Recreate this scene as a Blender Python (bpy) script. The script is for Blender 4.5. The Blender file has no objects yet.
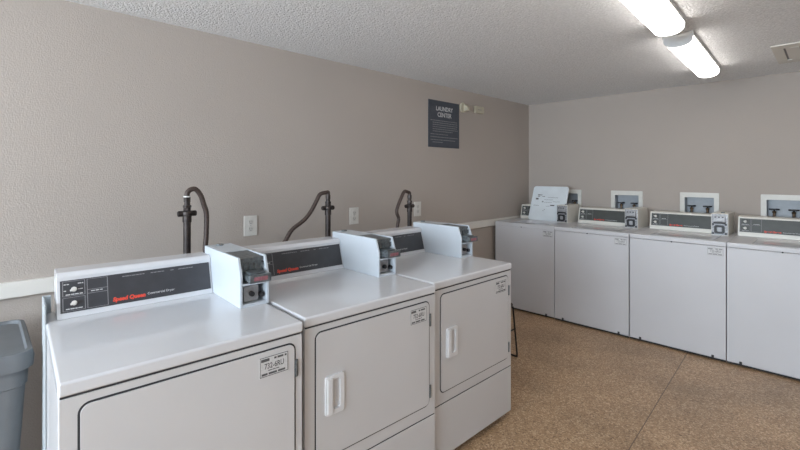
import bpy, bmesh, math, random
from mathutils import Vector, Matrix, Euler
random.seed(7)
PI = math.pi
C = bpy.context.scene.collection
R = math.radians

# ------------------------------------------------------------------ materials
def mat(name, col, rough=0.5, metal=0.0, spec=0.5, noise=None, bump=None, coat=0.0):
    """noise=(scale, amount[, detail]) varies the colour a little; bump=(scale, strength, distance[, detail])"""
    m = bpy.data.materials.new(name); m.use_nodes = True
    nt = m.node_tree; b = nt.nodes['Principled BSDF']
    b.inputs['Base Color'].default_value = (*col, 1)
    b.inputs['Roughness'].default_value = rough
    b.inputs['Metallic'].default_value = metal
    b.inputs['Specular IOR Level'].default_value = spec
    b.inputs['Coat Weight'].default_value = coat
    tc = nt.nodes.new('ShaderNodeTexCoord')
    if noise:
        n = nt.nodes.new('ShaderNodeTexNoise'); n.inputs['Scale'].default_value = noise[0]
        n.inputs['Detail'].default_value = noise[2] if len(noise) > 2 else 3
        r = nt.nodes.new('ShaderNodeMapRange')
        r.inputs['From Min'].default_value = .3; r.inputs['From Max'].default_value = .7
        r.inputs['To Min'].default_value = 1-noise[1]; r.inputs['To Max'].default_value = 1+noise[1]
        mx = nt.nodes.new('ShaderNodeVectorMath'); mx.operation = 'SCALE'
        mx.inputs[0].default_value = col
        nt.links.new(tc.outputs['Object'], n.inputs['Vector'])
        nt.links.new(n.outputs['Fac'], r.inputs['Value'])
        nt.links.new(r.outputs['Result'], mx.inputs['Scale'])
        nt.links.new(mx.outputs['Vector'], b.inputs['Base Color'])
    if bump:
        n = nt.nodes.new('ShaderNodeTexNoise'); n.inputs['Scale'].default_value = bump[0]
        n.inputs['Detail'].default_value = bump[3] if len(bump) > 3 else 2
        bp = nt.nodes.new('ShaderNodeBump'); bp.inputs['Strength'].default_value = bump[1]
        bp.inputs['Distance'].default_value = bump[2]
        nt.links.new(tc.outputs['Object'], n.inputs['Vector'])
        nt.links.new(n.outputs['Fac'], bp.inputs['Height'])
        nt.links.new(bp.outputs['Normal'], b.inputs['Normal'])
    return m

def emis(name, col, s):
    m = bpy.data.materials.new(name); m.use_nodes = True
    b = m.node_tree.nodes['Principled BSDF']
    b.inputs['Base Color'].default_value = (.9, .9, .9, 1); b.inputs['Roughness'].default_value = .4
    b.inputs['Emission Color'].default_value = (*col, 1); b.inputs['Emission Strength'].default_value = s
    return m

M = {}
M['wall'] = mat('wall_paint', (.445, .392, .35), .75, noise=(1.3, .03), bump=(170, .35, .004))
M['wall_low'] = mat('wall_paint_lower', (.40, .35, .31), .7, noise=(1.3, .03), bump=(170, .3, .004))
M['trim'] = mat('trim_paint', (.74, .71, .66), .5, noise=(6, .04))
M['enamel'] = mat('white_enamel', (.60, .595, .60), .28, noise=(2.5, .02), coat=.2)
M['enamel_top'] = mat('white_enamel_top', (.66, .665, .685), .2, noise=(3, .02), coat=.3)
M['washer'] = mat('washer_enamel', (.62, .62, .64), .33, noise=(2.5, .02))
M['cream'] = mat('cream_enamel', (.72, .70, .64), .35, noise=(5, .03))
M['coin'] = mat('coin_box_daylight_tint', (.54, .58, .62), .35, noise=(6, .03))  # white box paint with the bluish daylight put into its colour
M['fascia'] = mat('fascia_grey', (.045, .046, .052), .35, noise=(20, .1))
M['fascia_w'] = mat('fascia_green_grey', (.055, .060, .055), .4, noise=(20, .1))
M['black'] = mat('black_plastic', (.015, .015, .017), .4, noise=(30, .2))
M['seal'] = mat('dark_seal', (.03, .03, .033), .7, noise=(30, .2))
M['seam'] = mat('grey_seam', (.22, .22, .23), .7, noise=(30, .1))
M['white_ink'] = mat('white_ink', (.62, .62, .62), .5, noise=(200, .1))
M['grey_ink'] = mat('grey_ink', (.25, .25, .26), .5, noise=(200, .1))
M['mid_ink'] = mat('mid_grey_ink', (.24, .24, .25), .5, noise=(200, .1))
M['dark_ink'] = mat('dark_ink', (.10, .10, .105), .5, noise=(200, .1))
M['red_ink'] = mat('red_ink', (.72, .07, .04), .45, noise=(200, .1))
M['pink'] = mat('pink_label', (.30, .12, .14), .5, noise=(120, .25))
M['silver'] = mat('silver_metal', (.38, .38, .39), .45, .6, noise=(60, .15))
M['face'] = mat('worn_face_plate', (.33, .33, .34), .45, .4, noise=(70, .35))
M['steel_dark'] = mat('dark_coin_steel', (.16, .18, .19), .35, .6, noise=(60, .3))
M['label'] = mat('label_foil', (.63, .63, .63), .45, .0, noise=(150, .08))
M['pipe'] = mat('dark_iron_pipe', (.045, .036, .033), .45, .5, noise=(40, .3), bump=(60, .3, .002))
M['hose'] = mat('brown_gas_hose', (.065, .045, .038), .5, .2, noise=(90, .25), bump=(120, .4, .002))
M['tape'] = mat('white_thread_tape', (.7, .7, .68), .6, noise=(80, .1))
M['plate'] = mat('outlet_plate', (.68, .66, .62), .4, noise=(40, .03))
M['handle'] = mat('white_handle', (.72, .72, .73), .35, noise=(20, .03))
M['socket'] = mat('socket_face', (.60, .58, .54), .4, noise=(40, .03))
M['sign'] = mat('slate_sign', (.055, .064, .082), .5, noise=(30, .08))
M['sensor'] = mat('cream_sensor', (.52, .48, .37), .45, noise=(30, .05))
M['box_inner'] = mat('valve_box_inner', (.36, .39, .42), .4, noise=(20, .08))
M['box_white'] = mat('valve_box_plastic', (.68, .67, .62), .4, noise=(20, .04))
M['brass'] = mat('dull_brass', (.16, .11, .07), .4, .8, noise=(60, .2))
M['fix'] = mat('fixture_white', (.62, .62, .61), .5, noise=(20, .03))
M['bin'] = mat('grey_bin_plastic', (.125, .135, .145), .5, noise=(12, .07), bump=(240, .25, .001))
M['lid_under'] = mat('lid_inner_enamel', (.72, .77, .80), .35, noise=(8, .04))
M['tub'] = mat('tub_steel', (.4, .4, .42), .3, .9, noise=(30, .1))
M['panel'] = mat('pale_grey_panel', (.42, .46, .48), .5, noise=(8, .06))
M['lens'] = emis('fluorescent_lens', (1, .95, .90), 4.6)

def ceiling_mat():
    m = mat('popcorn_ceiling', (.86, .865, .87), .9)
    nt = m.node_tree; b = nt.nodes['Principled BSDF']
    tc = nt.nodes.new('ShaderNodeTexCoord')
    v = nt.nodes.new('ShaderNodeTexVoronoi'); v.inputs['Scale'].default_value = 105
    n = nt.nodes.new('ShaderNodeTexNoise'); n.inputs['Scale'].default_value = 70; n.inputs['Detail'].default_value = 5
    nt.links.new(tc.outputs['Object'], v.inputs['Vector']); nt.links.new(tc.outputs['Object'], n.inputs['Vector'])
    ad = nt.nodes.new('ShaderNodeMath'); ad.operation = 'SUBTRACT'
    nt.links.new(n.outputs['Fac'], ad.inputs[0])
    ml = nt.nodes.new('ShaderNodeMath'); ml.operation = 'MULTIPLY'; ml.inputs[1].default_value = .5
    nt.links.new(v.outputs['Distance'], ml.inputs[0]); nt.links.new(ml.outputs[0], ad.inputs[1])
    bp = nt.nodes.new('ShaderNodeBump'); bp.inputs['Strength'].default_value = .7; bp.inputs['Distance'].default_value = .014
    nt.links.new(ad.outputs[0], bp.inputs['Height']); nt.links.new(bp.outputs['Normal'], b.inputs['Normal'])
    r = nt.nodes.new('ShaderNodeMapRange'); r.inputs['From Min'].default_value = .3; r.inputs['From Max'].default_value = .7
    r.inputs['To Min'].default_value = .88; r.inputs['To Max'].default_value = 1.08
    n2 = nt.nodes.new('ShaderNodeTexNoise'); n2.inputs['Scale'].default_value = 90; n2.inputs['Detail'].default_value = 3
    nt.links.new(tc.outputs['Object'], n2.inputs['Vector']); nt.links.new(n2.outputs['Fac'], r.inputs['Value'])
    mx = nt.nodes.new('ShaderNodeVectorMath'); mx.operation = 'SCALE'; mx.inputs[0].default_value = (.86, .865, .87)
    nt.links.new(r.outputs['Result'], mx.inputs['Scale']); nt.links.new(mx.outputs['Vector'], b.inputs['Base Color'])
    return m
M['ceiling'] = ceiling_mat()

def floor_mat():
    m = mat('tan_aggregate_floor', (.36, .23, .13), .38)
    nt = m.node_tree; b = nt.nodes['Principled BSDF']; L = nt.links.new
    tc = nt.nodes.new('ShaderNodeTexCoord')
    v = nt.nodes.new('ShaderNodeTexVoronoi'); v.inputs['Scale'].default_value = 150
    L(tc.outputs['Object'], v.inputs['Vector'])
    cr = nt.nodes.new('ShaderNodeValToRGB'); e = cr.color_ramp.elements
    e[0].position = 0; e[0].color = (.20, .115, .06, 1); e[1].position = 1; e[1].color = (.66, .49, .32, 1)
    a = e.new(.25); a.color = (.38, .235, .13, 1); a = e.new(.7); a.color = (.45, .29, .165, 1)
    sp = nt.nodes.new('ShaderNodeSeparateColor'); L(v.outputs['Color'], sp.inputs[0]); L(sp.outputs[0], cr.inputs['Fac'])
    n = nt.nodes.new('ShaderNodeTexNoise'); n.inputs['Scale'].default_value = 2.2; n.inputs['Detail'].default_value = 5
    L(tc.outputs['Object'], n.inputs['Vector'])
    r = nt.nodes.new('ShaderNodeMapRange'); r.inputs['From Min'].default_value = .3; r.inputs['From Max'].default_value = .7
    r.inputs['To Min'].default_value = .80; r.inputs['To Max'].default_value = 1.16
    L(n.outputs['Fac'], r.inputs['Value'])
    mx = nt.nodes.new('ShaderNodeVectorMath'); mx.operation = 'SCALE'
    L(cr.outputs['Color'], mx.inputs[0]); L(r.outputs['Result'], mx.inputs['Scale'])
    # thin control joint running along y
    sx = nt.nodes.new('ShaderNodeSeparateXYZ'); L(tc.outputs['Object'], sx.inputs[0])
    wv = nt.nodes.new('ShaderNodeMath'); wv.operation = 'ADD'; wv.inputs[1].default_value = .621
    sk = nt.nodes.new('ShaderNodeMath'); sk.operation = 'MULTIPLY_ADD'; sk.inputs[1].default_value = .0463
    L(sx.outputs['Y'], sk.inputs[0]); L(sx.outputs['X'], sk.inputs[2]); L(sk.outputs[0], wv.inputs[0])
    ab = nt.nodes.new('ShaderNodeMath'); ab.operation = 'ABSOLUTE'; L(wv.outputs[0], ab.inputs[0])
    lt = nt.nodes.new('ShaderNodeMath'); lt.operation = 'LESS_THAN'; lt.inputs[1].default_value = .0028; L(ab.outputs[0], lt.inputs[0])
    mc = nt.nodes.new('ShaderNodeMix'); mc.data_type = 'RGBA'
    L(lt.outputs[0], mc.inputs[0]); L(mx.outputs['Vector'], mc.inputs[6]); mc.inputs[7].default_value = (.16, .10, .06, 1)
    L(mc.outputs[2], b.inputs['Base Color'])
    n3 = nt.nodes.new('ShaderNodeTexNoise'); n3.inputs['Scale'].default_value = 60
    L(tc.outputs['Object'], n3.inputs['Vector'])
    bp = nt.nodes.new('ShaderNodeBump'); bp.inputs['Strength'].default_value = .2; bp.inputs['Distance'].default_value = .004
    L(n3.outputs['Fac'], bp.inputs['Height']); L(bp.outputs['Normal'], b.inputs['Normal'])
    return m
M['floor'] = floor_mat()

# ------------------------------------------------------------------ mesh helpers
def BM(): return bmesh.new()

def merge(bm, tmp, mtx=None):
    me = bpy.data.meshes.new('t'); tmp.to_mesh(me); tmp.free()
    if mtx is not None: me.transform(mtx)
    bm.from_mesh(me); bpy.data.meshes.remove(me)

def box(bm, x0, x1, y0, y1, z0, z1, bev=0, seg=2, mtx=None):
    t = BM(); bmesh.ops.create_cube(t, size=1)
    for v in t.verts:
        v.co = Vector((x0+(v.co.x+.5)*(x1-x0), y0+(v.co.y+.5)*(y1-y0), z0+(v.co.z+.5)*(z1-z0)))
    if bev: bmesh.ops.bevel(t, geom=t.edges[:], offset=bev, segments=seg, profile=.5, affect='EDGES')
    merge(bm, t, mtx)

def prism(bm, pts, a0, a1, axis='y', bev=0, mtx=None, seg=2):
    """pts: outline; axis y -> pts are (x,z); axis x -> (y,z); axis z -> (x,y)"""
    def P(p, a):
        return {'y': (p[0], a, p[1]), 'x': (a, p[0], p[1]), 'z': (p[0], p[1], a)}[axis]
    t = BM()
    f = t.faces.new([t.verts.new(P(p, a0)) for p in pts])
    g = bmesh.ops.extrude_face_region(t, geom=[f])
    d = Vector(P((0, 0), a1))-Vector(P((0, 0), a0))
    bmesh.ops.translate(t, verts=[v for v in g['geom'] if isinstance(v, bmesh.types.BMVert)], vec=d)
    bmesh.ops.recalc_face_normals(t, faces=t.faces[:])
    if bev: bmesh.ops.bevel(t, geom=[e for e in t.edges if e.calc_face_angle(0) > .6], offset=bev, segments=seg, profile=.5, affect='EDGES')
    merge(bm, t, mtx)

def rr(a0, a1, b0, b1, r, n=6):
    pts = []
    for (ca, cb, s) in ((a1-r, b1-r, 0), (a0+r, b1-r, 1), (a0+r, b0+r, 2), (a1-r, b0+r, 3)):
        for k in range(n+1):
            t = (s+k/n)*PI/2
            pts.append((ca+r*math.cos(t), cb+r*math.sin(t)))
    return pts

def ring(bm, outer, inner, a0, a1, axis='x', mtx=None):
    """frame between two outlines with the same point count"""
    def P(p, a):
        return {'y': (p[0], a, p[1]), 'x': (a, p[0], p[1]), 'z': (p[0], p[1], a)}[axis]
    t = BM(); n = len(outer)
    o0 = [t.verts.new(P(p, a0)) for p in outer]; o1 = [t.verts.new(P(p, a1)) for p in outer]
    i0 = [t.verts.new(P(p, a0)) for p in inner]; i1 = [t.verts.new(P(p, a1)) for p in inner]
    for k in range(n):
        j = (k+1) % n
        t.faces.new((o0[k], o0[j], o1[j], o1[k])); t.faces.new((i0[j], i0[k], i1[k], i1[j]))
        t.faces.new((o1[k], o1[j], i1[j], i1[k])); t.faces.new((o0[j], o0[k], i0[k], i0[j]))
    bmesh.ops.recalc_face_normals(t, faces=t.faces[:])
    merge(bm, t, mtx)

def cyl(bm, p0, p1, r, seg=20, r1=None, bev=0):
    p0, p1 = Vector(p0), Vector(p1); d = p1-p0
    t = BM(); bmesh.ops.create_cone(t, cap_ends=True, segments=seg, radius1=r, radius2=r if r1 is None else r1, depth=d.length)
    if bev: bmesh.ops.bevel(t, geom=[e for e in t.edges if e.calc_face_angle(0) > 1], offset=bev, segments=2, profile=.5, affect='EDGES')
    merge(bm, t, Matrix.Translation((p0+p1)/2) @ d.to_track_quat('Z', 'Y').to_matrix().to_4x4())

def smooth_path(pts, n=8):
    pts = [Vector(p) for p in pts]; P = [pts[0]]+pts+[pts[-1]]; out = []
    for i in range(1, len(P)-2):
        a, b, c, d = P[i-1:i+3]
        for k in range(n):
            t = k/n
            out.append(.5*((2*b)+(-a+c)*t+(2*a-5*b+4*c-d)*t*t+(-a+3*b-3*c+d)*t**3))
    out.append(pts[-1]); return out

def tube(bm, pts, r, seg=10, smooth=True, ribs=0, n=8):
    pts = smooth_path(pts, n) if smooth else [Vector(p) for p in pts]
    t = BM(); rings = []; up = Vector((0, 0, 1)); prev = None
    for i, p in enumerate(pts):
        d = (pts[min(i+1, len(pts)-1)]-pts[max(i-1, 0)]).normalized()
        if prev is None:
            a = d.cross(Vector((1, 0, 0)));
            if a.length < .2: a = d.cross(Vector((0, 1, 0)))
        else: a = prev-d*prev.dot(d)
        a.normalize(); prev = a; b = d.cross(a)
        rad = r*(1+(ribs if i % 2 else 0))
        rings.append([t.verts.new(p+a*rad*math.cos(2*PI*k/seg)+b*rad*math.sin(2*PI*k/seg)) for k in range(seg)])
    for i in range(len(rings)-1):
        for k in range(seg):
            j = (k+1) % seg
            t.faces.new((rings[i][k], rings[i][j], rings[i+1][j], rings[i+1][k]))
    t.faces.new(rings[0][::-1]); t.faces.new(rings[-1])
    bmesh.ops.recalc_face_normals(t, faces=t.faces[:])
    merge(bm, t)

def obj(name, bm, m, parent=None, label=None, smooth=True):
    me = bpy.data.meshes.new(name); bm.to_mesh(me); bm.free()
    me.materials.append(m)
    if smooth:
        me.shade_smooth()
        me.set_sharp_from_angle(angle=R(35))
    o = bpy.data.objects.new(name, me); C.objects.link(o)
    if smooth:
        wn = o.modifiers.new('weighted_normal', 'WEIGHTED_NORMAL'); wn.keep_sharp = True; wn.weight = 80
    if parent: o.parent = parent
    if label: o['label'] = label
    return o

def thing(name, label, cat, loc=(0, 0, 0), rz=0, group=None):
    o = bpy.data.objects.new(name, None); C.objects.link(o); o.empty_display_size = .1
    o.location = loc; o.rotation_euler = (0, 0, rz); o['label'] = label; o['category'] = cat
    if group: o['group'] = group
    return o

def struct(name, bm, m, smooth=False):
    o = obj(name, bm, m, smooth=smooth); o['kind'] = 'structure'; return o

def frame_mtx(origin, right, up):
    r = Vector(right).normalized(); u = Vector(up); u = (u-r*u.dot(r)).normalized(); n = r.cross(u)
    m = Matrix((r, u, n)).transposed().to_4x4(); m.translation = Vector(origin); return m

def text(bm, s, size, mtx, width=None, align='LEFT', ext=.0004, bold=0, shear=0):
    cu = bpy.data.curves.new('t', 'FONT'); cu.body = s; cu.size = size; cu.align_x = align
    cu.extrude = ext; cu.offset = bold; cu.shear = shear; cu.resolution_u = 3
    o = bpy.data.objects.new('t', cu); C.objects.link(o)
    dg = bpy.context.evaluated_depsgraph_get(); dg.update()
    me = bpy.data.meshes.new_from_object(o.evaluated_get(dg), depsgraph=dg)
    bpy.data.objects.remove(o); bpy.data.curves.remove(cu)
    if width and len(me.vertices):
        xs = [v.co.x for v in me.vertices]; w = max(xs)-min(xs)
        me.transform(Matrix.Diagonal((width/w, 1, 1, 1)))
    me.transform(mtx); bm.from_mesh(me); bpy.data.meshes.remove(me)

def dashes(bm, mtx, x0, x1, y, h, rng, gap=.25):
    """a row of unreadable small print: short word-like strokes"""
    x = x0
    while x < x1-h:
        w = min(h*rng.uniform(1.2, 4.5), x1-x)
        box(bm, x, x+w, y, y+h, 0, .0004, mtx=mtx)
        x += w+h*(.5+gap*rng.random())

# ------------------------------------------------------------------ the dryer
DW, DH = .683, .888       # width, top height; local front x = +FX, local y 0..DW
FX = .36
def coin_box(p, x0, y0, y1, base, cabinet, sloped=True):
    """coin meter housing on the right end of the control console; front at x = x0"""
    b = BM(); t = .010; top = base+.189
    prof = [(x0, base), (x0, base+.123), (x0-.026, top), (-.33, top), (-.33, base)]
    prism(b, prof, y0, y0+t, 'y', .002); prism(b, prof, y1-t, y1, 'y', .002)
    box(b, -.33, x0-.19, y0+t, y1-t, top-.012, top, .001)
    box(b, x0-.10, x0-.002, y0+t, y1-t, base, base+.012, .001)
    box(b, x0-.09, x0-.001, y0+t, y1-t, base+.083, base+.091, .001)
    h = obj('coin_box', b, M['coin'], p)
    b = BM(); box(b, x0-.11, x0-.085, y0+t, y1-t, base+.01, top-.03)
    obj('back_plate', b, M['black'], h)
    b = BM()
    prism(b, [(x0-.19, top-.002), (x0-.03, top-.006), (x0-.03, top-.018), (x0-.19, top-.016)], y0+t, y1-t, 'y', .001)
    obj('top_cover', b, M['steel_dark'], h, 'black sloped top cover')
    b = BM(); yc = (y0+y1)/2
    cyl(b, (-.29, yc-.005, top), (-.29, yc-.005, top+.007), .016, 20, bev=.002)
    obj('top_lock', b, M['steel_dark'], h, 'round dark lock')
    # coin slide mechanism
    b = BM()
    box(b, x0-.085, x0-.03, y0+.016, y1-.016, base+.094, base+.172, .003)
    for k in range(4):
        yy = y0+.026+k*.022
        box(b, x0-.033, x0-.024, yy, yy+.012, base+.140, base+.164, .001)
    m = obj('coin_mechanism', b, M['steel_dark'], h)
    b = BM()
    box(b, x0-.04, x0+.032, y0+.022, y1-.018, base+.101, base+.127, .004)
    box(b, x0+.030, x0+.048, y0+.018, y1-.012, base+.099, base+.130, .004)
    box(b, x0-.03, x0+.03, y0+.03, y1-.03, base+.126, base+.136, .003)
    obj('coin_slide', b, M['steel_dark'], h, 'dark coin slide pushed out in front')
    b = BM(); box(b, x0+.0475, x0+.049, y0+.034, y1-.028, base+.107, base+.122, .001)
    obj('slide_label', b, M['pink'], h, 'pinkish red label')
    # vault with lock
    b = BM(); box(b, x0-.085, x0-.022, y0+.022, y1-.034, base+.016, base+.076, .003)
    obj('coin_vault', b, M['silver'], h)
    b = BM(); cyl(b, (x0-.024, yc-.006, base+.045), (x0-.008, yc-.006, base+.045), .010, 20, bev=.002)
    obj('vault_lock', b, M['black'], h)
    b = BM(); cyl(b, (x0-.03, y1-.024, base+.036), (x0-.012, y1-.024, base+.036), .010, 14); obj('vault_knob', b, M['black'], h)
    return h

def console(p, y0, y1, base, fm, kind):
    """sloped control console: fascia, knobs, printing"""
    bx = -.215; tx = -.258; top = base+.158
    prof = [(bx, base), (bx-.004, base+.012), (tx+.006, base+.132), (tx+.010, base+.142), (tx+.002, top-.003), (tx-.006, top), (-.36, top), (-.36, base)]
    b = BM(); prism(b, prof, y0, y1, 'y', .003)
    c = obj('control_console', b, M['enamel_top'] if kind == 'dryer' else M['cream'], p)
    s0, s1 = Vector((bx-.004, 0, base+.012)), Vector((tx+.006, 0, base+.132))
    up = (s1-s0).normalized(); n = Vector((up.z, 0, -up.x)); ln = (s1-s0).length
    fm_ = frame_mtx(Vector((s0.x, y0, s0.z))+n*.0005, (0, 1, 0), up)      # panel frame: x along the console, y up the slope
    W = y1-y0; a, bb, lo, hi = .010, W-.008, .008, ln-.004
    b = BM(); box(b, a, bb, lo, hi, 0, .0025, mtx=fm_)
    obj('control_panel', b, fm, c, 'dark grey control panel')
    w, h = bb-a, hi-lo
    f2 = fm_ @ Matrix.Translation((a, lo, .0026))
    rng = random.Random(3)
    b = BM()
    def line(x0, x1, yy0, yy1): box(b, x0*w, x1*w, yy0*h, yy1*h, 0, .0004, mtx=f2)
    lw = .0022
    for (xa, xb, ya, yb) in ((.012, .142, .50, .97), (.012, .142, .04, .46), (.152, .278, .04, .97)):
        line(xa, xb, ya, ya+.012); line(xa, xb, yb-.012, yb); line(xa, xa+lw/w, ya, yb); line(xb-lw/w, xb, ya, yb)
    line(.152, .278, .50, .515); line(.152, .278, .62, .635)
    obj('panel_lines', b, M['grey_ink'], c, 'thin grey outlines')
    b = BM()
    for (xa, xb, yy) in ((.02, .05, .86), (.10, .135, .86), (.02, .04, .66), (.10, .135, .68), (.03, .13, .535)):
        dashes(b, f2, xa*w, xb*w, yy*h, .0032, rng)
    obj('dial_print', b, M['white_ink'], c, 'small white dial markings')
    b = BM(); dashes(b, f2, .03*w, .13*w, .09*h, .0032, rng); obj('button_print', b, M['white_ink'], c)
    b = BM(); dashes(b, f2, .175*w, .25*w, .56*h, .0032, rng); obj('window_print', b, M['white_ink'], c)
    b = BM()
    for (xa, xb) in ((.37, .52), (.56, .66), (.70, .73), (.76, .87)): dashes(b, f2, xa*w, xb*w, .88*h, .0030, rng)
    obj('instruction_print', b, M['grey_ink'], c, 'row of faint small print')
    b = BM(); text(b, 'Commercial Dryer' if kind == 'dryer' else 'Commercial Washer', .0125, f2 @ Matrix.Translation((.53*w, .16*h, 0)), width=.19*w)
    obj('panel_print', b, M['white_ink'], c, 'small white printing')
    b = BM(); text(b, 'Speed Queen', .020, f2 @ Matrix.Translation((.305*w, .115*h, 0)), width=.212*w, ext=.0004, bold=.0010, shear=.15)
    obj('logo_lettering', b, M['red_ink'], c, 'bold red lettering')
    for yy in (.70, .27):
        b = BM(); q = f2 @ Matrix.Translation((.077*w, yy*h, 0))
        t = BM(); bmesh.ops.create_cone(t, cap_ends=True, segments=24, radius1=.009, radius2=.0075, depth=.016)
        bmesh.ops.bevel(t, geom=[e for e in t.edges if e.calc_face_angle(0) > 1], offset=.0015, segments=2, affect='EDGES')
        merge(b, t, q @ Matrix.Translation((0, 0, .009)))
        box(b, -.012, .007, -.0035, .0035, .006, .019, .001, mtx=q @ Matrix.Rotation(R(20), 4, 'Z'))
        obj('knob', b, M['plate'], c, 'white control knob')
    return c

def service_label(door, x, y0, y1, z0, z1, n):
    b = BM(); box(b, x, x+.0016, y0, y1, z0, z1, .0006)
    obj('service_label', b, M['label'], door, 'small grey printed service label')
    b = BM(); f = frame_mtx((x+.0017, y0, z0), (0, 1, 0), (0, 0, 1)); w, h = y1-y0, z1-z0
    for (a, c, d, e) in ((.02, .98, .03, .06), (.02, .98, .95, .98), (.02, .035, .03, .98), (.965, .98, .03, .98)):
        box(b, a*w, c*w, d*h, e*h, 0, .0003, mtx=f)
    rng = random.Random(n)
    box(b, .06*w, .34*w, .76*h, .90*h, 0, .0003, mtx=f); dashes(b, f, .50*w, .93*w, .79*h, .0065, rng)
    text(b, '732-6RU', .025, f @ Matrix.Translation((.17*w, .40*h, 0)), width=.66*w, ext=.0002, bold=.0004)
    dashes(b, f, .3*w, .7*w, .28*h, .003, rng); dashes(b, f, .08*w, .93*w, .10*h, .0065, rng)
    obj('label_print', b, M['mid_ink'] if n == 11 else M['dark_ink'], door, 'dark printed text')

def make_dryer(label, loc, rz, lab_y, w=DW, dx=.052):
    p = thing('clothes_dryer', label, 'dryer', loc, rz, 'dryers in a row along the left wall')
    W = w
    # cabinet
    b = BM(); box(b, -.355, FX-.005, .002, W-.002, .036, DH-.036, .004)
    cab = obj('cabinet', b, M['enamel'], p)
    b = BM(); box(b, FX-.007, FX, .003, W-.003, .297, DH-.0425, .002); obj('front_panel', b, M['enamel'], p)
    b = BM(); box(b, FX-.007, FX, .003, W-.003, .036, .291, .002); obj('lower_panel', b, M['enamel'], p)
    b = BM(); box(b, FX-.02, FX-.003, .005, W-.005, .04, DH-.03); obj('panel_gap', b, M['seal'], p, 'dark gaps between the panels')
    b = BM(); box(b, -.36, FX+.004, 0, W, DH-.037, DH, .008, 3)
    obj('top_panel', b, M['enamel_top'], p)
    for (x, y) in ((FX-.07, .06), (FX-.07, W-.06), (-.29, .06), (-.29, W-.06)):
        b = BM(); cyl(b, (x, y, 0), (x, y, .012), .022, 16); cyl(b, (x, y, .01), (x, y, .04), .008, 10)
        obj('foot', b, M['black'], p)
    b = BM(); box(b, -.3, FX-.05, .03, W-.03, .02, .037); obj('base_pan', b, M['seal'], p)
    # door
    d0, d1, e0, e1 = dx, dx+(.588 if dx < .05 else .580), .352, .820
    b = BM(); prism(b, rr(d0-.0055, d1+.0055, e0-.0055, e1+.0055, .028), FX-.001, FX+.0008, 'x')
    seal = b
    b = BM(); prism(b, rr(d0, d1, e0, e1, .022), FX-.001, FX+.0045, 'x', .0015)
    door = obj('door', b, M['enamel'], p)
    obj('door_seal', seal, M['seal'], door, 'dark gap around the door')
    b = BM(); ha, hb, hz0, hz1 = d0+.035, d0+.115, .508, .652
    ring(b, rr(ha, hb, hz0, hz1, .008), rr(ha+.032, hb-.016, hz0+.018, hz1-.014, .010), FX+.003, FX+.013, 'x', )
    box(b, FX+.011, FX+.019, ha+.004, ha+.028, hz0+.006, hz1-.006, .004)
    obj('handle', b, M['handle'], door, 'white plastic pull handle')
    for z in (.735, .41):
        b = BM(); box(b, FX, FX+.006, d1+.0050, d1+.0130, z-.028, z+.028, .001); cyl(b, (FX+.005, d1+.006, z-.028), (FX+.005, d1+.006, z+.028), .004, 10)
        obj('hinge', b, M['steel_dark'], door, 'dark door hinge')
    service_label(door, FX+.0045, lab_y-.006, lab_y+.096, .738, .805, int(lab_y*1000))
    console(p, .030 if dx == .045 else .008, W-.112, DH, M['fascia'], 'dryer')
    coin_box(p, .082, W-.111, W+.005, DH, M['enamel'])
    return p

def front_at(xf, y0, rz):
    """location of the empty so that the local front-left bottom point (FX,0) lands on (xf,y0)"""
    v = Matrix.Rotation(rz, 3, 'Z') @ Vector((FX, 0, 0)); return (xf-v.x, y0-v.y, 0)
a1 = R(-2.6)
d1 = make_dryer('white dryer nearest the grey bin, its console showing both knobs and the red lettering', front_at(-1.324, .131, a1), a1, .513, .667, .045)
d2 = make_dryer('white dryer in the middle of the row of three', front_at(-1.318, .817, R(-2.2)), R(-2.2), .522, .682, .048)
d3 = make_dryer('white dryer at the far end of the row, with bare floor beside it', front_at(-1.320, 1.516, R(-1)), R(-1), .510, .672)

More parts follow.
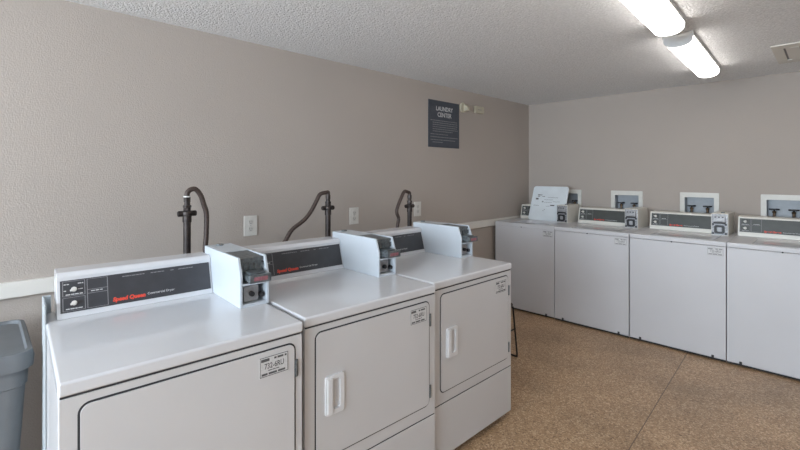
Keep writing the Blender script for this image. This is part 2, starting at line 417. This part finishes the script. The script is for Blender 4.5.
# ------------------------------------------------------------------ washers (local frame as the dryers, turned to face -y)
WW, WH = .661, .897
def make_washer(label, x0, open_lid=False, sticker=True):
    rz = R(-90)
    p = thing('washing_machine', label, 'washing machine', (x0, 3.934+FX, 0), rz, 'washing machines in a row along the back wall')
    W = WW
    b = BM(); box(b, -.355, FX-.004, .0015, W-.0015, .014, WH-.034, .003)
    obj('cabinet', b, M['washer'], p)
    b = BM(); box(b, FX-.006, FX, .0025, W-.0025, .020, WH-.0385, .002); fp = obj('front_panel', b, M['washer'], p)
    b = BM(); box(b, FX-.03, FX-.004, .004, W-.004, .008, WH-.03); obj('panel_gap', b, M['seal'], p, 'dark gap under the top')
    for y in (.075, W-.09):
        b = BM(); box(b, FX-.001, FX+.005, y, y+.016, .020, .038, .001); obj('panel_clip', b, M['seal'], fp, 'small dark clip')
    b = BM(); cyl(b, (FX-.002, W*.47, WH-.036), (FX+.005, W*.47, WH-.036), .005, 10); obj('catch', b, M['seal'], fp, 'small dark catch')
    for (x, y) in ((FX-.06, .05), (FX-.06, W-.05), (-.29, .05), (-.29, W-.05)):
        b = BM(); cyl(b, (x, y, 0), (x, y, .02), .02, 14); obj('foot', b, M['black'], p)
    l0, l1, lx0, lx1 = .165, W-.105, -.06, .335
    if open_lid:
        # top with a real opening above the tub
        b = BM()
        ring(b, rr(-.36, FX+.003, 0, W, .010), rr(lx0+.02, lx1-.01, l0+.01, l1-.01, .05), WH-.037, WH, 'z')
        obj('top_panel', b, M['washer'], p)
        b = BM(); n = 28; cx, cy, r = (lx0+lx1)/2, (l0+l1)/2, .18
        ring(b, [(cx+r*math.cos(2*PI*k/n), cy+r*math.sin(2*PI*k/n)) for k in range(n)], [(cx+(r-.012)*math.cos(2*PI*k/n), cy+(r-.012)*math.sin(2*PI*k/n)) for k in range(n)], WH-.045, WH-.03, 'z')
        obj('tub_rim', b, M['tub'], p, 'steel tub rim')
        th = R(112)                                   # lid stands back against the console
        mt = Matrix.Translation((lx0+.005, 0, WH+.004)) @ Matrix.Rotation(-th, 4, 'Y')
        b = BM(); L = .395
        prism(b, [(y, x) for (x, y) in rr(.0, L, l0-.012, l1, .028)], .0, .020, 'z', .004, mtx=mt @ Matrix(((0, 1, 0, 0), (1, 0, 0, 0), (0, 0, 1, 0), (0, 0, 0, 1))))
        lid = obj('lid', b, M['lid_under'], p, 'open lid standing up, pale underside with printed diagrams')
        # printing on the underside (faces the front of the machine)
        f = mt @ frame_mtx((0, l0, -.0004), (0, 1, 0), (1, 0, 0))
        fw = l1-l0
        b = BM(); rng = random.Random(5)
        box(b, .10*fw, .18*fw, .235, .252, -.0003, .0003, mtx=f)
        for (xa, xb, yy, h) in ((.14, .27, .285, .010), (.15, .24, .270, .007), (.28, .36, .27, .006), (.56, .68, .168, .012), (.30, .34, .21, .008), (.06, .22, .165, .004),
                                (.36, .62, .235, .003), (.45, .75, .262, .003), (.30, .60, .205, .003), (.40, .44, .12, .006), (.36, .40, .105, .004), (.62, .82, .215, .003), (.44, .56, .16, .003)):
            dashes(b, f, xa*fw, xb*fw, yy, h, rng)
        obj('lid_print', b, M['dark_ink'], lid, 'small dark diagrams and text')
        b = BM(); ring(b, rr(l0+.004, l1-.016, .012, L-.012, .02), rr(l0+.012, l1-.024, .020, L-.020, .016), -.0035, .0005, 'z', mtx=mt @ Matrix(((0, 1, 0, 0), (1, 0, 0, 0), (0, 0, 1, 0), (0, 0, 0, 1))))
        obj('lid_rib', b, M['lid_under'], lid)
    else:
        b = BM(); box(b, -.36, FX+.003, 0, W, WH-.037, WH, .007, 3); obj('top_panel', b, M['washer'], p)
        b = BM(); prism(b, rr(lx0, lx1, l0-.02, l1+.02, .03), WH, WH+.0025, 'z', .001); lid = obj('lid', b, M['enamel_top'], p)
        b = BM(); prism(b, rr(lx0-.003, lx1+.003, l0-.023, l1+.023, .033), WH-.001, WH+.0008, 'z'); obj('lid_seam', b, M['seam'], lid, 'thin grey lid outline')
    if sticker:
        service_label(fp, FX, .545, .645, .790, .847, 11)
    console_w(p, .020 if sticker else .004, W-.158, WH)
    coin_w(p, W-.155, W-.040, WH)
    return p

def console_w(p, y0, y1, base):
    b = BM()
    prof = [(-.130, base), (-.134, base+.028), (-.160, base+.152), (-.168, base+.158), (-.30, base+.158), (-.33, base)]
    prism(b, prof, y0, y1, 'y', .003)
    c = obj('control_console', b, M['cream'], p)
    s0, s1 = Vector((-.134, 0, base+.028)), Vector((-.160, 0, base+.152))
    up = (s1-s0).normalized(); n = Vector((up.z, 0, -up.x)); ln = (s1-s0).length
    W = y1-y0; fm_ = frame_mtx(Vector((s0.x, y0, s0.z))+n*.0005, (0, 1, 0), up)
    a, bb, lo, hi = .012, W-.004, .006, ln-.010; w, h = bb-a, hi-lo
    b = BM(); box(b, a, bb, lo, hi, 0, .0025, mtx=fm_); obj('control_panel', b, M['fascia_w'], c, 'dark grey control panel')
    f2 = fm_ @ Matrix.Translation((a, lo, .0026)); rng = random.Random(4)
    b = BM()
    for (xa, xb, ya, yb) in ((.012, .142, .52, .97), (.012, .142, .05, .48), (.155, .285, .05, .97)):
        for (q0, q1, q2, q3) in ((xa, xb, ya, ya+.015), (xa, xb, yb-.015, yb), (xa, xa+.004, ya, yb), (xb-.004, xb, ya, yb)):
            box(b, q0*w, q1*w, q2*h, q3*h, 0, .0004, mtx=f2)
    box(b, .155*w, .285*w, .52*h, .535*h, 0, .0004, mtx=f2)
    obj('panel_lines', b, M['grey_ink'], c, 'thin grey outlines')
    b = BM(); text(b, 'Commercial Washer', .012, f2 @ Matrix.Translation((.55*w, .10*h, 0)), width=.24*w)
    obj('panel_print', b, M['white_ink'], c, 'small white printing')
    for (nm, xa, xb, yy) in (('dial_print', .03, .12, .55), ('button_print', .03, .12, .10), ('window_print', .18, .26, .58)):
        b = BM(); dashes(b, f2, xa*w, xb*w, yy*h, .003, rng); obj(nm, b, M['white_ink'], c)
    b = BM(); text(b, 'Speed Queen', .019, f2 @ Matrix.Translation((.315*w, .07*h, 0)), width=.215*w, ext=.0004, bold=.0010, shear=.15)
    obj('logo_lettering', b, M['red_ink'], c, 'bold red lettering')
    for yy in (.76, .28):
        b = BM(); q = f2 @ Matrix.Translation((.075*w, yy*h, 0))
        t = BM(); bmesh.ops.create_cone(t, cap_ends=True, segments=20, radius1=.011, radius2=.009, depth=.014)
        merge(b, t, q @ Matrix.Translation((0, 0, .007)))
        box(b, -.013, .007, -.003, .003, .005, .017, .001, mtx=q)
        obj('knob', b, M['plate'], c, 'white control knob')

def coin_w(p, y0, y1, base):
    top = base+.182; xf = -.02
    b = BM()
    prof = [(xf, base), (xf, top-.006), (xf-.006, top), (-.30, top), (-.32, base)]
    prism(b, prof, y0, y1, 'y', .003)
    h = obj('coin_box', b, M['cream'], p)
    b = BM(); box(b, xf, xf+.004, y0+.004, y1-.004, base+.006, top-.006, .001); obj('face_plate', b, M['face'], h, 'silver face plate')
    yc = (y0+y1)/2
    b = BM(); box(b, xf+.002, xf+.024, y0+.016, y1-.018, base+.112, base+.162, .006); box(b, xf+.02, xf+.034, y0+.034, y1-.030, base+.120, base+.142, .004)
    obj('coin_slide', b, M['silver'], h)
    b = BM()
    for k in range(3): box(b, xf+.023, xf+.0255, y0+.026+k*.024, y0+.040+k*.024, base+.148, base+.157, .0005)
    box(b, xf+.003, xf+.020, y0+.018, y1-.016, base+.098, base+.112, .002)
    obj('slot_trim', b, M['black'], h, 'black coin slots')
    for (yy, zz) in ((y0+.008, base+.085), (y1-.022, base+.085), (y0+.008, base+.012), (y1-.022, base+.012)):
        b = BM(); box(b, xf+.003, xf+.012, yy, yy+.014, zz, zz+.014, .002); obj('corner_bolt', b, M['black'], h)
    b = BM(); ring(b, rr(yc-.034, yc+.034, base+.018, base+.086, .016), rr(yc-.019, yc+.019, base+.033, base+.071, .010), xf+.003, xf+.020, 'x'); obj('lock_guard', b, M['black'], h, 'black square lock guard')
    b = BM(); cyl(b, (xf+.003, yc, base+.052), (xf+.014, yc, base+.052), .015, 18, bev=.002); obj('lock', b, M['silver'], h, 'silver lock')
    b = BM(); cyl(b, (-.10, yc+.01, top-.002), (-.10, yc+.01, top+.006), .014, 18, bev=.001); obj('top_lock', b, M['steel_dark'], h, 'round dark lock')

XS = [-2.547, -1.884, -1.219, -.557]
make_washer('white washing machine in the corner with its lid standing open', XS[0], True)
make_washer('white washing machine second from the corner, between the open-lidded one and the next', XS[1])
make_washer('white washing machine third from the corner, beside the unlabelled one at the right end', XS[2])
make_washer('white washing machine at the right frame edge, with no label on its front', XS[3], sticker=False)

# ------------------------------------------------------------------ room
XL, YB, XR, YF, ZC = -2.592, 4.734, 1.30, -2.9, 2.236
T = .14
b = BM(); box(b, XL-T, XR+T, YF-T, YB+T, -.1, 0); struct('floor', b, M['floor'])
b = BM(); box(b, XL-T, XR+T, YF-T, YB+T, ZC, ZC+.1); struct('ceiling', b, M['ceiling'])
RAILZ = (.846, .917)
b = BM(); box(b, XL-T, XL, YF-T, YB+T, 0, ZC); struct('wall_left', b, M['wall'])
b = BM(); box(b, XL, XL+.024, YF, YB, RAILZ[0], RAILZ[1], .004); struct('trim_1', b, M['trim'])
b = BM(); box(b, XR, XR+T, YF-T, YB+T, 0, ZC); struct('wall_right', b, M['wall'])
# back wall with recesses for the valve boxes
BX = [-2.105, -1.492, -.872, -.285]; HW, HZ0, HZ1 = .115, .985, 1.188
b = BM()
box(b, XL, XR, YB, YB+T, 0, HZ0); box(b, XL, XR, YB, YB+T, HZ1, ZC)
xs = [XL]
for x in BX: xs += [x-HW, x+HW]
xs.append(XR)
for k in range(0, len(xs), 2): box(b, xs[k], xs[k+1], YB, YB+T, HZ0, HZ1)
struct('wall_back', b, M['wall'])
# front wall with a wide window letting the daylight in behind the camera
WX0, WX1, WZ0, WZ1 = -2.35, 1.05, .85, 2.14
b = BM()
box(b, XL, XR, YF-T, YF, 0, WZ0); box(b, XL, XR, YF-T, YF, WZ1, ZC)
box(b, XL, WX0, YF-T, YF, WZ0, WZ1); box(b, WX1, XR, YF-T, YF, WZ0, WZ1)
struct('wall_front', b, M['wall'])
b = BM()
for (x0, x1, z0, z1) in ((WX0, WX1, WZ0, WZ0+.05), (WX0, WX1, WZ1-.05, WZ1), (WX0, WX0+.05, WZ0, WZ1), (WX1-.05, WX1, WZ0, WZ1), (-.675, -.625, WZ0, WZ1)):
    box(b, x0, x1, YF-.09, YF-.04, z0, z1, .003)
struct('window_1', b, M['trim'])

# ------------------------------------------------------------------ valve boxes in the back wall
def valve_box(x, label):
    p = thing('valve_box', label, 'valve box', (x, YB, HZ0-.05), 0, 'washer valve boxes in the back wall')
    z = HZ0-.05
    b = BM(); o = rr(-HW-.035, HW+.035, HZ0-.04-z, HZ1+.042-z, .006); i = rr(-HW+.002, HW-.002, HZ0+.002-z, HZ1-.002-z, .006)
    ring(b, o, i, -.010, .0, 'y'); obj('frame', b, M['box_white'], p)
    b = BM(); t = .003; a, c, d, e = -HW+.001, HW-.001, HZ0+.001-z, HZ1-.001-z
    box(b, a, c, .085, .085+t, d, e); box(b, a, a+t, -.004, .085, d, e); box(b, c-t, c, -.004, .085, d, e)
    box(b, a, c, -.004, .085, d, d+t); box(b, a, c, -.004, .085, e-t, e); obj('recess', b, M['box_inner'], p, 'grey recessed interior')
    for vx in (-.068, .055):
        b = BM(); zz = HZ0-z
        cyl(b, (vx, .045, zz), (vx, .045, zz+.095), .010, 14); cyl(b, (vx, .045, zz+.055), (vx, .005, zz+.055), .011, 14, bev=.001)
        cyl(b, (vx, .045, zz+.088), (vx, .045, zz+.103), .015, 6)
        v = obj('valve', b, M['brass'], p)
        b = BM(); cyl(b, (vx, .045, zz+.103), (vx, .045, zz+.116), .006, 8)
        n = 24; pts = [(vx+.031*(1+.12*math.cos(6*2*PI*k/n))*math.cos(2*PI*k/n), .045+.031*(1+.12*math.cos(6*2*PI*k/n))*math.sin(2*PI*k/n)) for k in range(n)]
        prism(b, pts, zz+.112, zz+.124, 'z', .002)
        obj('valve_handle', b, M['black'], v, 'black round tap handle')
        b = BM(); tube(b, [(vx, .005, zz+.055), (vx, -.02, zz+.05), (vx, -.028, zz+.01), (vx, -.028, zz-.06)], .011, 10)
        obj('hose', b, M['black'], v, 'black water hose')
    return p
valve_box(BX[0], 'white recessed valve box partly hidden behind the open washer lid')
valve_box(BX[1], 'white recessed valve box above the second washer from the corner')
valve_box(BX[2], 'white recessed valve box above the third washer from the corner')
valve_box(BX[3], 'white recessed valve box above the rightmost washer, cut by the frame')

# ------------------------------------------------------------------ gas pipes
def gas_pipe(label, x, y, zf, pts, tape=False):
    p = thing('gas_pipe', label, 'gas pipe', (x, y, 0), 0, 'gas pipes with hoses behind the dryers')
    b = BM(); cyl(b, (0, 0, 0), (0, 0, zf-.01), .0175, 20); obj('riser', b, M['pipe'], p)
    b = BM()
    cyl(b, (0, 0, zf-.045), (0, 0, zf-.012), .021, 20, bev=.002)
    cyl(b, (0, 0, zf-.012), (0, 0, zf+.012), .028, 20, bev=.006)
    cyl(b, (-.0, -.045, zf), (0, .045, zf), .0145, 16, bev=.005)
    cyl(b, (0, 0, zf+.012), (0, 0, zf+.030), .018, 8, bev=.001)
    cyl(b, (0, 0, zf+.030), (0, 0, zf+.042), .021, 6, bev=.001)
    cyl(b, (0, 0, zf+.042), (0, 0, zf+.058), .014, 16)
    cyl(b, (0, 0, zf+.058), (0, 0, zf+.085), .017, 6, bev=.001)
    obj('valve', b, M['pipe'], p, 'dark valve and union fittings')
    if tape:
        b = BM(); cyl(b, (0, 0, zf+.083), (0, 0, zf+.089), .0172, 16); obj('thread_tape', b, M['tape'], p, 'white ring of thread tape')
    b = BM(); tube(b, [(0, 0, zf+.08), (0, 0, zf+.10)]+pts, .0125, 12, ribs=.05, n=8)
    obj('hose', b, M['hose'], p, 'brown flexible hose')
    return p
gx = -2.3
gas_pipe('dark gas pipe with brown hose looping right, behind the dryer nearest the bin', gx, .744, 1.200,
         [(0, .012, 1.318), (0, .040, 1.322), (0, .066, 1.29), (0, .082, 1.24), (0, .095, 1.19), (0, .094, 1.08), (.005, .088, 1.02), (.03, .08, .90), (.04, .06, .6)], True)
gas_pipe('dark gas pipe whose hose slants far down to the left, behind the middle dryer', gx, 1.604, 1.181,
         [(0, -.012, 1.282), (0, -.06, 1.272), (0, -.085, 1.235), (0, -.13, 1.165), (0, -.18, 1.115), (0, -.26, 1.065), (0, -.30, 1.01), (0, -.34, .94), (.02, -.36, .75)])
gas_pipe('dark gas pipe with a small kinked hose loop, behind the far dryer', gx, 2.362, 1.154,
         [(0, -.015, 1.262), (0, -.055, 1.268), (0, -.085, 1.23), (0, -.13, 1.15), (0, -.137, 1.11), (0, -.118, 1.065), (0, -.13, 1.01), (0, -.14, .9), (.02, -.15, .7)])

# ------------------------------------------------------------------ things on the left wall
def outlet(y, z, label):
    p = thing('wall_outlet', label, 'outlet', (XL, y, z), 0, 'outlets on the left wall')
    b = BM(); box(b, 0, .006, -.043, .043, -.064, .064, .002); obj('cover_plate', b, M['plate'], p)
    for s in (-1, 1):
        b = BM(); prism(b, rr(-.017, .017, s*.022-.015, s*.022+.015, .008), .005, .0085, 'x', .0005); q = obj('socket', b, M['socket'], p)
        b = BM()
        for yy in (-.007, .007): box(b, .0083, .0088, yy-.0012, yy+.0012, s*.022-.002, s*.022+.008)
        cyl(b, (.0083, 0, s*.022-.008), (.0088, 0, s*.022-.008), .0028, 10)
        obj('slots', b, M['dark_ink'], q, 'dark socket slots')
    b = BM(); cyl(b, (.0055, 0, 0), (.0075, 0, 0), .003, 10); obj('screw', b, M['silver'], p)
outlet(1.215, 1.074, 'white outlet right of the gas pipe nearest the bin')
outlet(2.047, 1.080, 'white outlet right of the middle gas pipe with the slanting hose')
outlet(2.760, 1.093, 'white outlet right of the farthest gas pipe')

p = thing('wall_sign', 'dark slate laundry center sign with white writing high on the left wall', 'sign', (XL, 3.129, 1.87), 0)
b = BM(); box(b, 0, .008, -.225, .225, -.218, .218, .001); obj('sign_board', b, M['sign'], p)
b = BM(); f = frame_mtx((.0082, 0, 0), (0, 1, 0), (0, 0, 1))
text(b, 'LAUNDRY', .058, f @ Matrix.Translation((0, .125, 0)), align='CENTER', bold=.0006, width=.245)
text(b, 'CENTER', .058, f @ Matrix.Translation((0, .068, 0)), align='CENTER', bold=.0006, width=.205)
obj('heading', b, M['white_ink'], p, 'white heading letters')
b = BM(); rng = random.Random(2)
for (x0, x1, z) in ((-.20, .19, .028), (-.17, .20, .008), (-.17, .20, -.012), (-.17, .185, -.032), (-.17, .20, -.052), (-.17, .12, -.072), (-.20, .05, -.100), (-.20, .20, -.126), (-.20, .17, -.152), (-.17, -.02, -.174)):
    dashes(b, f, x0, x1, z, .0062, rng)
obj('small_print', b, M['grey_ink'], p, 'rows of small grey text')

p = thing('wall_sensor', 'small cream round sensor right of the slate sign', 'sensor', (XL, 3.415, 2.062), 0)
b = BM(); cyl(b, (0, 0, 0), (.022, 0, 0), .050, 28, bev=.004); obj('base', b, M['sensor'], p)
b = BM(); prism(b, [(.018, -.036), (.018, .040), (.062, .006), (.066, -.030)], -.004, .040, 'y', .004); obj('head', b, M['sensor'], p)
p = thing('alarm_box', 'small cream rectangular wall box right of the round sensor', 'alarm', (XL, 3.675, 2.066), 0)
b = BM(); box(b, 0, .032, -.075, .075, -.036, .036, .006); obj('case', b, M['sensor'], p)
b = BM()
for k in range(3): box(b, .0315, .033, -.03+k*.02, -.02+k*.02, -.006, .004)
obj('vents', b, M['grey_ink'], p, 'small dark marks')

# ------------------------------------------------------------------ ceiling lights and vent
def light(xc, y0, y1, label):
    x0, x1 = xc-.074, xc+.074; yc = (y0+y1)/2
    p = thing('ceiling_light', label, 'ceiling light', ((x0+x1)/2, yc, ZC), R(2.2), 'fluorescent ceiling lights in a line')
    h = (y1-y0)/2; w = (x1-x0)/2
    b = BM(); box(b, -w-.004, w+.004, -h, h, -.022, 0, .003); obj('housing', b, M['fix'], p)
    prof = [(-w, -.014)]+[(-w*math.cos(t)*1.0, -.014-.062*math.sin(t)**.55) for t in [PI*k/16 for k in range(1, 16)]]+[(w, -.014)]
    b = BM(); prism(b, prof, -h+.012, h-.012, 'y'); obj('lens', b, M['lens'], p, 'glowing white lens')
    prof2 = [(-w-.003, 0)]+[(x*1.03, z*1.0-.003) for x, z in prof]+[(w+.003, 0)]
    for (a, c) in ((-h, -h+.013), (h-.013, h)):
        b = BM(); prism(b, prof2, a, c, 'y', .001); obj('end_cap', b, M['fix'], p)
light(-.612, 1.52, 2.70, 'long glowing ceiling light nearer the camera, cut by the top frame edge')
light(-.672, 2.95, 4.08, 'long glowing ceiling light nearer the back wall, its grey end cap showing')

p = thing('ceiling_vent', 'cream slotted ceiling vent at the right frame edge', 'vent', (.0, 3.98, ZC), 0)
b = BM(); ring(b, rr(-.29, .29, -.30, .30, .004), rr(-.235, .235, -.20, .20, .003), -.007, 0, 'z'); obj('frame', b, M['cream'], p)
b = BM(); box(b, -.235, .235, -.20, .20, -.0015, 0); obj('duct_shadow', b, M['seam'], p, 'dark opening behind the louvres')
for k in range(6):
    x = -.235+.0785*k
    b = BM(); prism(b, [(x+.010, -.0015), (x+.040, -.009), (x+.0785, -.009), (x+.0785, -.004), (x+.043, -.004)], -.20, .20, 'y'); obj('louvre', b, M['cream'], p)

# ------------------------------------------------------------------ grey bin
p = thing('trash_bin', 'grey plastic trash bin with a rolled rim left of the dryers', 'bin', (-2.195, -.103, 0), 0)
b = BM()
def rrz(hx, hy, r): return rr(-hx, hx, -hy, hy, r, 6)
def loft(bm, secs, cap0=True, cap1=True):
    t = BM(); rings = []
    for (hx, hy, r, z) in secs: rings.append([t.verts.new((q[0], q[1], z)) for q in rrz(hx, hy, r)])
    for i in range(len(rings)-1):
        n = len(rings[i])
        for k in range(n):
            j = (k+1) % n; t.faces.new((rings[i][k], rings[i][j], rings[i+1][j], rings[i+1][k]))
    if cap0: t.faces.new(rings[0][::-1])
    if cap1: t.faces.new(rings[-1])
    bmesh.ops.recalc_face_normals(t, faces=t.faces[:]); merge(bm, t)
loft(b, [(.185, .175, .05, .0), (.222, .215, .05, .66), (.228, .220, .05, .665), (.230, .222, .05, .705), (.226, .218, .05, .715), (.226, .218, .05, .745)])
obj('body', b, M['bin'], p)
b = BM()
loft(b, [(.235, .226, .05, .728), (.245, .236, .055, .725), (.247, .238, .055, .758), (.240, .231, .05, .783), (.228, .219, .045, .785), (.222, .213, .04, .773), (.05, .05, .02, .777)], False, True)
obj('lid', b, M['bin'], p)

b = BM(); box(b, -.359, -.20, -.005, .001, .036, .95, .002); box(b, -.359, -.345, -.003, .02, .85, .95, .001)
obj('rear_side_strip', b, M['panel'], d1, 'pale grey strip along the rear of the side')

# ------------------------------------------------------------------ black metal stool behind the last dryer
p = thing('metal_stool', 'black bent-wire stool almost hidden behind the far dryer', 'stool', (-1.905, 2.76, 0), 0)
b = BM(); prism(b, rr(-.165, .190, -.16, .16, .04), .385, .41, 'z', .006); obj('seat', b, M['black'], p)
for s in (-1, 1):
    b = BM(); y = s*.16
    tube(b, [(-.14, y*.86, .385), (-.185, y, .03), (-.178, y, .008), (-.16, y, .007), (.19, y, .007), (.208, y, .008), (.208, y, .03), (.178, y*.94, .385)], .0065, 10, smooth=False)
    obj('leg', b, M['black'], p)
b = BM(); cyl(b, (.185, -.155, .21), (.185, .155, .21), .0055, 10); cyl(b, (-.165, -.155, .21), (-.165, .155, .21), .0055, 10)
obj('crossbar', b, M['black'], p)

# ------------------------------------------------------------------ light and camera
w = bpy.data.worlds.new('world'); bpy.context.scene.world = w; w.use_nodes = True
w.node_tree.nodes['Background'].inputs[0].default_value = (.76, .88, 1, 1)
w.node_tree.nodes['Background'].inputs[1].default_value = 11.5
L = bpy.data.lights.new('window_portal', 'AREA'); L.shape = 'RECTANGLE'; L.size = WX1-WX0; L.size_y = WZ1-WZ0
L.cycles.is_portal = True
o = bpy.data.objects.new('window_portal', L); C.objects.link(o); o.location = ((WX0+WX1)/2, YF-.02, (WZ0+WZ1)/2); o.rotation_euler = (R(90), 0, 0)

cam = bpy.data.cameras.new('camera'); co = bpy.data.objects.new('camera', cam); C.objects.link(co)
co.location = (0, 0, 1.398); co.rotation_euler = (R(90), 0, R(45.52))
cam.sensor_width = 36; cam.lens = 426.0/800*36; cam.shift_y = -(225-174.5)/800
cam.clip_start = .02
bpy.context.scene.camera = co
s = bpy.context.scene
s.view_settings.view_transform = 'Standard'; s.view_settings.look = 'None'
s.view_settings.exposure = 0.80; s.view_settings.gamma = 1
s.view_settings.use_curve_mapping = False
